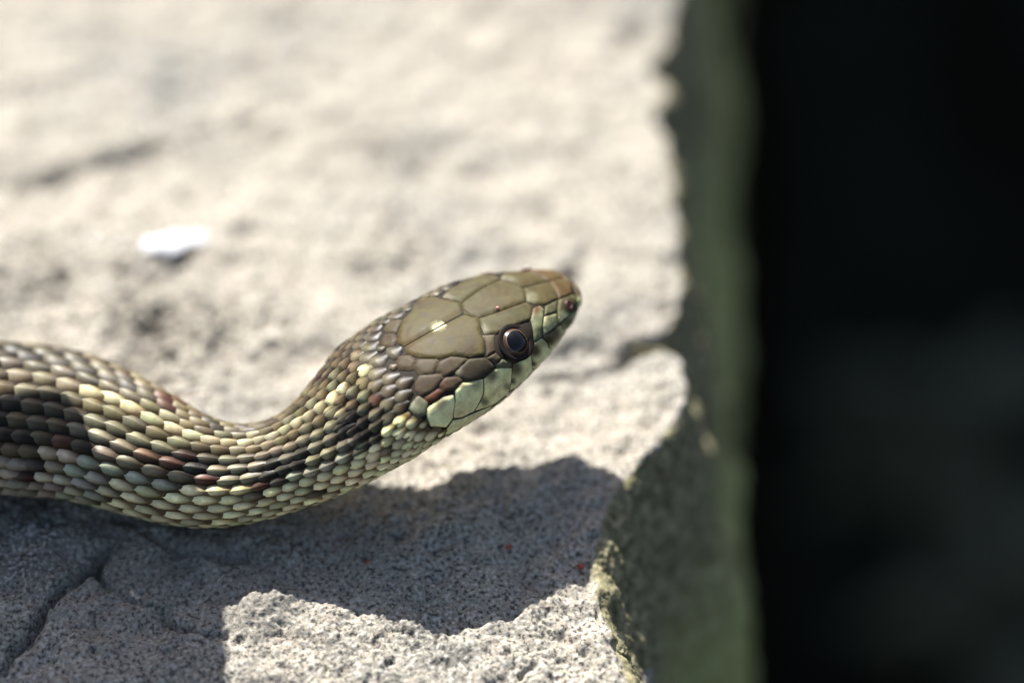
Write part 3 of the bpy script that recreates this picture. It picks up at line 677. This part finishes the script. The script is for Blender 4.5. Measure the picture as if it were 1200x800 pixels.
# ---------------------------------------------------------------- beyond the stone
def build_blocker_boulder():  # added boulder that blocks the sun so the gap stays dark
    n = 60; V = []
    us = np.linspace(0, 1, n); X, Z = np.meshgrid(np.linspace(3.5, 75, n), np.linspace(-62, 24, n), indexing='ij')
    def sheet(X, Y, Z): return np.stack([X, Y, Z], -1).reshape(-1, 3)
    parts = []; nf = 0; FF = []
    for P, flip in ((sheet(X, 0*X+46, Z), False), (sheet(X, 0*X+72, Z), True)):
        parts.append(P); F = grid_faces(n, n)+nf; FF.append(F[:, ::-1] if flip else F); nf += n*n
    V = np.vstack(parts); idx = np.arange(2*n*n).reshape(2, n, n)
    def strip(a, b): return np.stack([a[:-1], b[:-1], b[1:], a[1:]], -1)
    FF += [strip(idx[0, 0], idx[1, 0])[:, ::-1], strip(idx[0, -1], idx[1, -1]), strip(idx[0, :, -1], idx[1, :, -1])[:, ::-1], strip(idx[0, :, 0], idx[1, :, 0])]
    c = np.array([39, 59, -20.]); d = (V-c)/np.array([36, 13, 43]); r = np.max(np.abs(d), axis=1)
    rr = (np.abs(d)**6).sum(1)**(1/6); V = c+(V-c)*(r/np.maximum(rr, .2))[:, None]
    V += np.stack([noise3(V*.09+k, 80+k) for k in range(3)], -1)*5+np.stack([noise3(V*.35+k, 84+k) for k in range(3)], -1)*1.2
    o = link('blocker_boulder', mesh('blocker_boulder', V, np.vstack(FF), M_BLOCKER, (39, 59, -60)), None, (39, 59, -60))
    tag(o, 'added dark rock beyond the gap beside the stone, placed to shade the gap', 'blocker_boulder')
M_BLOCKER = mat_plain('dark blocker rock', (.016, .017, .013), .95, .15, .6, 25)
build_blocker_boulder()
def leaf_mesh(name, mat, L=1.0, Wd=.5, droop=.25):
    V, F = [], []; n = 9
    for i in range(n):
        a = i/(n-1); w = Wd*math.sin(math.pi*min(1, a*.94+.03))**.8*(1-.25*a)
        for v in (-1, -.5, 0, .5, 1): V.append((a*L, v*w*.5, .06*abs(v)*L-droop*L*a*a+.02*math.sin(a*9+v*3)*L))
    F = [(i*5+j, i*5+j+1, (i+1)*5+j+1, (i+1)*5+j) for i in range(n-1) for j in range(4)]
    m = len(V); V += [(x, y, z-.012*L) for x, y, z in V]
    F += [tuple(k+m for k in f[::-1]) for f in F]
    ring = [i*5 for i in range(n)]+[(n-1)*5+j for j in range(1, 5)]+[i*5+4 for i in range(n-2, -1, -1)]+[3, 2, 1]
    F += [(ring[k], ring[k]+m, ring[(k+1) % len(ring)]+m, ring[(k+1) % len(ring)]) for k in range(len(ring))]
    return mesh(name, V, F, mat)
def tube_mesh(name, pts, r0, r1, mat, seg=8):
    P = catmull(pts, np.linalg.norm(np.array(pts[0])-pts[-1])/24); V, F = [], []; n = len(P)
    for i, p in enumerate(P):
        t = P[min(i+1, n-1)]-P[max(i-1, 0)]; t /= np.linalg.norm(t); a = np.cross(t, (0, .3, 1.0)); a /= np.linalg.norm(a); b = np.cross(t, a); r = r0+(r1-r0)*i/(n-1)
        for k in range(seg): e = 2*math.pi*k/seg; V.append(p+(a*math.cos(e)+b*math.sin(e))*r)
    F = [(i*seg+k, i*seg+(k+1) % seg, (i+1)*seg+(k+1) % seg, (i+1)*seg+k) for i in range(n-1) for k in range(seg)]+[tuple(range(seg))[::-1], tuple(range((n-1)*seg, n*seg))]
    return mesh(name, V, F, mat)
LEAF = leaf_mesh('leaf', M_LEAF)
WEEDS = [(1105, 505, -36, 10, 'tall weed with the most leaves, growing in the dark gap near the stone'), (1195, 330, -42, 8, 'weed in the dark gap farthest out from the stone'), (1140, 110, -44, 6, 'small weed in the dark gap near the foot of the added rock'), (1170, 700, -38, 7, 'low leafy weed in the nearest part of the dark gap')]
WEEDS = [(*at(px, py, z)[:2], z+61, nl, lab) for px, py, z, nl, lab in WEEDS]
for x, y, h, nl, lab in WEEDS:
    z = -59.4; w = bpy.data.objects.new('weed', None); col.objects.link(w); w.location = Vector((x, y, z))*S; w.empty_display_size = .02; tag(w, lab, 'weed', 'weeds in the dark gap')
    link('stem', tube_mesh('stem', [(0, 0, 0), (.4, .2, h*.4), (.2, -.3, h*.75), (.5, 0, h)], .22, .08, M_STEM), w)
    for k in range(nl):
        a = (k+.6)/nl; o = link('leaf', LEAF, w, (.3*a, 0, h*(.72+.28*a))); sc = rng.uniform(4.5, 7)*(1.1-.4*a); o.scale = (sc, sc, sc); o.rotation_euler = (rng.uniform(-.2, .2), rng.uniform(-.7, .1), k*2.4+rng.uniform(-.3, .3))
# an added leaf, out of view, shaped from the wanted shadow on stone and flank
def build_blocker_plant():
    up = 7.6; off = -SUN/(-SUN[2])*up; off = np.array([-SUN[0], -SUN[1], -SUN[2]])/(-SUN[2])*up
    outl = [(266, 700), (261, 730), (264, 770), (262, 820), (240, 900), (120, 960), (-80, 960), (-260, 880), (-330, 760)]
    flank = [(-40, 470), (0, 464), (40, 462), (78, 466), (98, 492), (112, 530), (126, 568)]
    pts = [np.array([*W(px, py), float(zbase(W(px, py)[1]))]) for px, py in outl]; base = pts[-1]+off
    pts += [surf(8.8, .3)]+[surf(*chart(px, py)) for px, py in flank]+[np.array([*W(140, 676), 0.]), np.array([*W(253, 686), 0.])]
    O = np.array([p+off*((8-p[2])/up) for p in pts]); base[2] = 8
    q = O[:, :2]; nx = np.roll(q, -1, 0); q = np.stack([q*.88+nx*.12, q*.12+nx*.88], 1).reshape(-1, 2)
    out = []
    for u, v in zip(q, np.roll(q, -1, 0)):
        m = max(1, int(np.linalg.norm(v-u)/.2)); out += [u+(v-u)*k/m for k in range(m)]
    bq = np.array(out); gx, gy = np.meshgrid(np.arange(bq[:, 0].min(), bq[:, 0].max(), .3), np.arange(bq[:, 1].min(), bq[:, 1].max(), .3)); gp = np.stack([gx.ravel(), gy.ravel()], -1)
    gp = gp[inside(bq, gp)]; gp = gp[seg_dist(gp, np.vstack([bq, bq[:1]])) > .12]; nb = len(bq)
    vo, _, fo, *_ = delaunay_2d_cdt([Vector(p) for p in np.vstack([bq, gp])], [(i, (i+1) % nb) for i in range(nb)], [], 1, 1e-6)
    vo = np.array([tuple(v) for v in vo]); z = 8+.10*noise3(np.stack([vo[:, 0]*.5, vo[:, 1]*.5, 0*vo[:, 0]], -1), 91)
    V = np.column_stack([vo, z]); V2 = V-(0, 0, .04); m = len(V); F = [tuple(f) for f in fo]; F = F+[tuple(i+m for i in f[::-1]) for f in F]
    F += [(i, i+m, (i+1) % nb+m, (i+1) % nb) for i in range(nb)]
    root_pt = np.array([-21., 9., .0]); root_pt[2] = stone_z(-21, 9)-.1
    pl = bpy.data.objects.new('blocker_plant', None); col.objects.link(pl); pl.location = Vector(root_pt)*S; pl.empty_display_size = .02
    tag(pl, 'added green leaf on a long stem, out of view, shaped to shade the snake and stone', 'plant')
    link('blocker_plant_blade', mesh('blocker_plant_blade', np.vstack([V, V2]), F, M_GREEN, root_pt), pl)
    tip = base+np.array([1.5, 0, -.08]); link('blocker_plant_stalk', tube_mesh('blocker_plant_stalk', [np.zeros(3), np.array([.8, -.6, 4.]), (tip-root_pt)*.6+np.array([0, 0, 3.2]), tip-root_pt], .18, .08, M_STEM), pl)
    for a, e, L in ((.3, -.5, 7), (2.2, -.4, 6), (3.6, -.7, 8), (5.0, -.3, 5)):
        o = link('blocker_plant_blade', LEAF2, pl, (0, 0, .1)); o.scale = (L, L, L); o.rotation_euler = (0, e, a)
M_GREEN = mat_plain('green leaf', (.055, .095, .030), .5, .4, .35, 120)
LEAF2 = leaf_mesh('blocker_plant_blade', M_GREEN)
build_blocker_plant()
